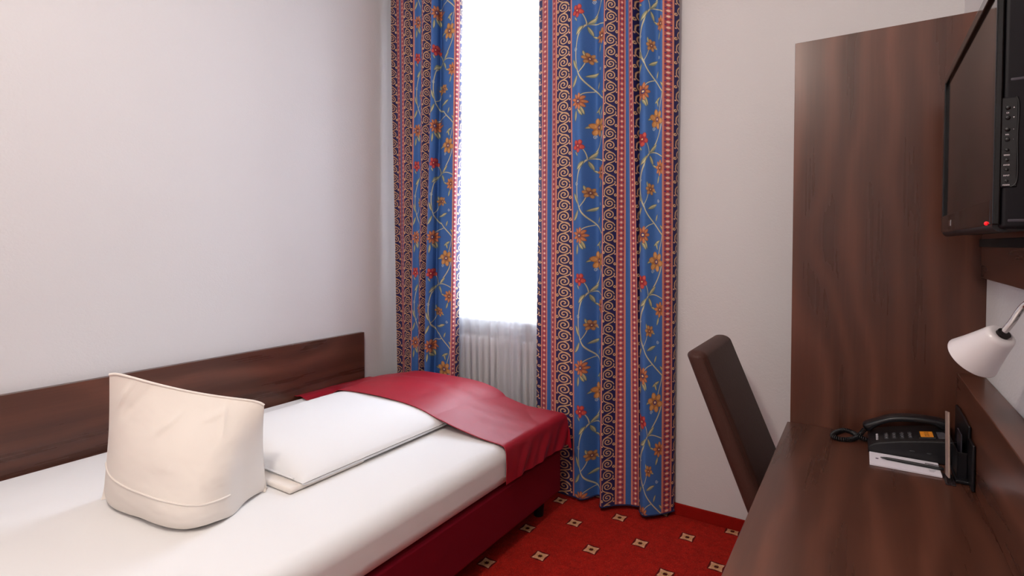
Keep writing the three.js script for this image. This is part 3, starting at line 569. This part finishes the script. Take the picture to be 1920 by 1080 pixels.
// ---------------------------------------------------------------- telephone, notepad, pen, card stand, leaflet rack
{
  const t = thing('telephone', 'black corded desk telephone with orange display', 'telephone', [0.122, 0.7405, -2.05]);
  t.scale.set(0.92, 0.95, 1);
  // body: wedge rising towards the back (+x), local x -0.105..0.105, z -0.085..0.085
  const shape = new THREE.Shape();
  shape.moveTo(-0.105, 0); shape.lineTo(0.11, 0); shape.lineTo(0.11, 0.066); shape.quadraticCurveTo(0.02, 0.056, -0.06, 0.034); shape.quadraticCurveTo(-0.1, 0.024, -0.105, 0.012); shape.lineTo(-0.105, 0);
  const bodyG = new THREE.ExtrudeGeometry(shape, { depth: 0.16, bevelEnabled: true, bevelSize: 0.004, bevelThickness: 0.004, bevelSegments: 3, curveSegments: 16 }); bodyG.translate(0, 0.004, -0.08);
  mesh('body', bodyG, blackPlastic, t);
  const topY = (x) => { const k = clamp((x + 0.06) / 0.17, 0, 1), q = (1 - k) * (1 - k) * 0.034 + 2 * k * (1 - k) * 0.056 + k * k * 0.066; return (x < -0.06 ? 0.034 - (-0.06 - x) * 0.27 : q) + 0.0085; };
  const face = (x, z, geo) => { geo.rotateZ(Math.atan2(topY(x + 0.005) - topY(x - 0.005), 0.01)); geo.translate(x, topY(x), z); return geo; };
  const keyMat = std({ color: new THREE.Color('#26252b'), roughness: 0.5 }), keyPrint = std({ color: new THREE.Color('#a9a4ac'), roughness: 0.6 });
  const keys = '123456789*0#';
  for (let r = 0; r < 4; r++) for (let k = 0; k < 3; k++) {   // columns run across z, rows towards the user (-x)
    const x = 0.008 - r * 0.0215, z = 0.012 + (k - 1) * 0.021 + 0.012;
    const key = mesh('key', face(x, z, new RoundedBoxGeometry(0.012, 0.006, 0.0145, 2, 0.002)), keyMat, t);
    const dg = canvasTex(32, 32, (c) => { c.fillStyle = '#26252b'; c.fillRect(0, 0, 32, 32); c.fillStyle = '#cfcad2'; c.font = 'bold 26px sans-serif'; c.textAlign = 'center'; c.fillText(keys[r * 3 + k], 16, 25); });
    const q = new THREE.PlaneGeometry(0.009, 0.009); q.rotateX(-Math.PI / 2); q.rotateY(-Math.PI / 2); q.translate(0, 0.0033, 0);
    mesh('digit', face(x, z, q), std({ map: dg, roughness: 0.6 }), key);
  }
  for (let k = 0; k < 3; k++) mesh('function_key', face(-0.083, 0.003 + k * 0.021, new RoundedBoxGeometry(0.007, 0.005, 0.014, 2, 0.002)), keyPrint, t);
  const lcd = canvasTex(256, 128, (c) => { c.fillStyle = '#d98a2b'; c.fillRect(0, 0, 256, 128); c.fillStyle = 'rgba(92,50,14,0.75)'; for (const [x, w] of [[30, 22], [58, 22], [100, 16], [124, 26], [158, 16], [184, 40]]) { c.fillRect(x, 40, w, 12); c.fillRect(x, 40, 8, 44); c.fillRect(x + w - 8, 52, 8, 32); c.fillRect(x, 72, w, 12); } });
  const frame = mesh('display_frame', face(0.052, 0.024, new RoundedBoxGeometry(0.046, 0.006, 0.068, 2, 0.002)), blackPlastic, t);
  const dq = new THREE.PlaneGeometry(0.056, 0.034); dq.rotateX(-Math.PI / 2); dq.rotateY(-Math.PI / 2); dq.translate(0, 0.0035, 0);
  mesh('display', face(0.052, 0.024, dq), std({ map: lcd, roughness: 0.3, emissive: new THREE.Color('#c9761e'), emissiveIntensity: 0.12 }), frame);
  mesh('label_strip', face(0.09, 0.024, new RoundedBoxGeometry(0.022, 0.004, 0.06, 2, 0.001)), std({ color: new THREE.Color('#4a474d'), roughness: 0.25 }), t);
  for (const x of [0.0, 0.045]) mesh('side_button', new THREE.SphereGeometry(0.007, 16, 10).scale(1, 0.35, 0.4).translate(x + 0.01, 0.028, 0.084), keyMat, t);
  // handset on the far side
  const hs = [], rad = [];
  const curve = new THREE.CatmullRomCurve3([V(-0.12, 0.034, -0.058), V(-0.095, 0.055, -0.058), V(-0.04, 0.083, -0.058), V(0.03, 0.094, -0.058), V(0.085, 0.092, -0.058), V(0.118, 0.078, -0.058)]);
  const hg = grid(60, 24, (a, b) => {
    const p = curve.getPoint(a), tn = curve.getTangent(a), nx = -tn.y, ny = tn.x, th = b * 2 * Math.PI;
    const endk = Math.pow(Math.max(0, 1 - Math.pow(Math.abs(2 * a - 1), 14)), 0.5), bulk = 0.6 + 0.4 * (smooth(0.3, 0.05, a) + smooth(0.7, 0.95, a));
    const w = 0.026 * endk, h = 0.017 * bulk * endk, cs = Math.cos(th), sn = Math.sin(th), e = (v) => Math.sign(v) * Math.pow(Math.abs(v), 0.6);
    return [p.x + nx * e(sn) * h, p.y + ny * e(sn) * h, p.z + e(cs) * w];
  }, undefined, true);
  const handset = mesh('handset', mergeVertices(hg, 1e-5), std({ color: new THREE.Color('#15151a'), roughness: 0.3, side: THREE.DoubleSide }), t);
  handset.geometry.computeVertexNormals();
  // coiled cord: loop on the desk left of the phone
  const path = new THREE.CatmullRomCurve3([V(-0.118, 0.03, -0.058), V(-0.135, 0.014, -0.03), V(-0.155, 0.009, 0.005), V(-0.188, 0.009, 0.028), V(-0.214, 0.009, 0.012), V(-0.208, 0.009, -0.035), V(-0.18, 0.009, -0.08), V(-0.155, 0.01, -0.062), V(-0.138, 0.016, -0.015), V(-0.118, 0.014, 0.0), V(-0.1, 0.012, 0.0)]);
  const coil = []; const N = 900, fr = path.computeFrenetFrames(N, false);
  for (let i = 0; i <= N; i++) { const p = path.getPointAt(i / N), th = i / N * 62 * 2 * Math.PI, r = 0.0062; coil.push(p.clone().addScaledVector(fr.normals[i], r * Math.cos(th)).addScaledVector(fr.binormals[i], r * Math.sin(th))); }
  mesh('cord', new THREE.TubeGeometry(new THREE.CatmullRomCurve3(coil), 1500, 0.0021, 6), blackPlastic, handset);

  // notepad with pen
  const pad = thing('notepad', 'white paper notepad lying on the desk beside the phone', 'notepad');
  mesh('pages', box(0.025, 0.192, 0.7405, 0.7455, -1.962, -1.856, 0.0008, 'x'), std({ color: new THREE.Color('#e6e0ea'), roughness: 0.8 }), pad);
  const pp = canvasTex(512, 320, (c) => {
    c.fillStyle = '#e8e2ec'; c.fillRect(0, 0, 512, 320); c.fillStyle = '#4a3550'; c.fillRect(44, 150, 22, 26); c.fillStyle = '#8d8496';
    for (let i = 0; i < 4; i++) c.fillRect(436, 70 + i * 12, 44 - i * 6, 4);
    for (let i = 0; i < 5; i++) c.fillRect(432, 210 + i * 12, 52 - i * 5, 4);
  });
  const pg = new THREE.PlaneGeometry(0.165, 0.104); pg.rotateX(-Math.PI / 2); pg.translate(0.1085, 0.7458, -1.909);
  mesh('printed_sheet', pg, std({ map: pp, roughness: 0.8 }), pad);
  const pen = thing('pen', 'slim black pen lying across the white notepad', 'pen');
  const penG = new THREE.LatheGeometry([[0, -0.075], [0.0012, -0.075], [0.0038, -0.06], [0.0044, -0.02], [0.0046, 0.06], [0.004, 0.072], [0, 0.073]].map(([a, b]) => new THREE.Vector2(a, b)), 20);
  penG.rotateZ(-Math.PI / 2); penG.rotateY(-0.06); penG.translate(0.127, 0.7508, -1.905); mesh('barrel', penG, blackPlastic, pen);
  const clip = new RoundedBoxGeometry(0.04, 0.0015, 0.003, 2, 0.0006); clip.rotateY(-0.06); clip.translate(0.177, 0.756, -1.9075); mesh('clip', clip, blackMatt, pen);

  // clear stand seen edge-on
  const st = thing('card_stand', 'upright slim card stand with brownish edge between notepad and ledge', 'card stand');
  const acryl = std({ color: new THREE.Color('#2c2326'), roughness: 0.2 });
  const card = std({ color: new THREE.Color('#a28a80'), roughness: 0.6 });
  const sp = mesh('card', box(-0.002, 0.002, 0, 0.172, -0.03, 0.03, 0.0008, 'y'), card, st); sp.position.set(0.2025, 0.75, -1.85); sp.rotation.x = -0.2;
  mesh('foot', box(0.194, 0.2165, 0.7405, 0.7435, -1.89, -1.81, 0.001), acryl, st);

  // black stepped leaflet holder against the ledge
  const rk = thing('leaflet_rack', 'black plastic leaflet holder leaning on the desk back ledge', 'leaflet rack');
  const bp = std({ color: new THREE.Color('#131217'), roughness: 0.3 });
  mesh('base_plate', box(0.2175, 0.25, 0.7405, 0.75, -1.955, -1.835, 0.003), bp, rk);
  mesh('back_plate', box(0.244, 0.2515, 0.7405, 0.892, -2.10, -1.862, 0.004), bp, rk);
  mesh('step_plate', box(0.2445, 0.2515, 0.7405, 0.862, -1.860, -1.79, 0.004), bp, rk);
  mesh('pocket', box(0.222, 0.225, 0.749, 0.818, -1.95, -1.86, 0.001), bp, rk);
  for (const z of [-1.863, -1.95]) mesh('pocket_side', box(0.225, 0.244, 0.749, 0.818, z, z + 0.003, 0.001), bp, rk);
  mesh('leaflet', box(0.231, 0.234, 0.753, 0.862, -1.943, -1.872, 0.0006), std({ color: new THREE.Color('#3a3742'), roughness: 0.35 }), rk);
}

// ---------------------------------------------------------------- pendant lamp (above the frame)
{
  const l = thing('pendant_lamp', 'round opal glass pendant lamp hanging in the middle of the room', 'lamp');
  const warm = new THREE.Color().setRGB(1.0, 0.90, 0.80);
  mesh('canopy', new THREE.CylinderGeometry(0.06, 0.06, 0.03, 32).translate(LAMP.x, HC - 0.015, LAMP.z), whiteLacquer, l);
  mesh('stem', new THREE.CylinderGeometry(0.008, 0.008, HC - 0.03 - LAMP.y - 0.09, 12).translate(LAMP.x, (HC - 0.03 + LAMP.y + 0.09) / 2, LAMP.z), chrome, l);
  const bowl = new THREE.SphereGeometry(0.14, 40, 24).scale(1, 0.7, 1); bowl.translate(LAMP.x, LAMP.y, LAMP.z);
  mesh('globe', bowl, std({ color: 0xffffff, roughness: 0.4, emissive: warm, emissiveIntensity: 3 }), l);
  const p = new THREE.PointLight(warm, LAMP.power, 0, 2); p.position.set(LAMP.x, LAMP.y, LAMP.z); p.castShadow = true; p.shadow.radius = 6;
  p.shadow.mapSize.set(1024, 1024); scene.add(p);
}

scene.traverse((o) => { if (o.isMesh) { o.castShadow = true; o.receiveShadow = true; } });
renderer.render(scene, camera);
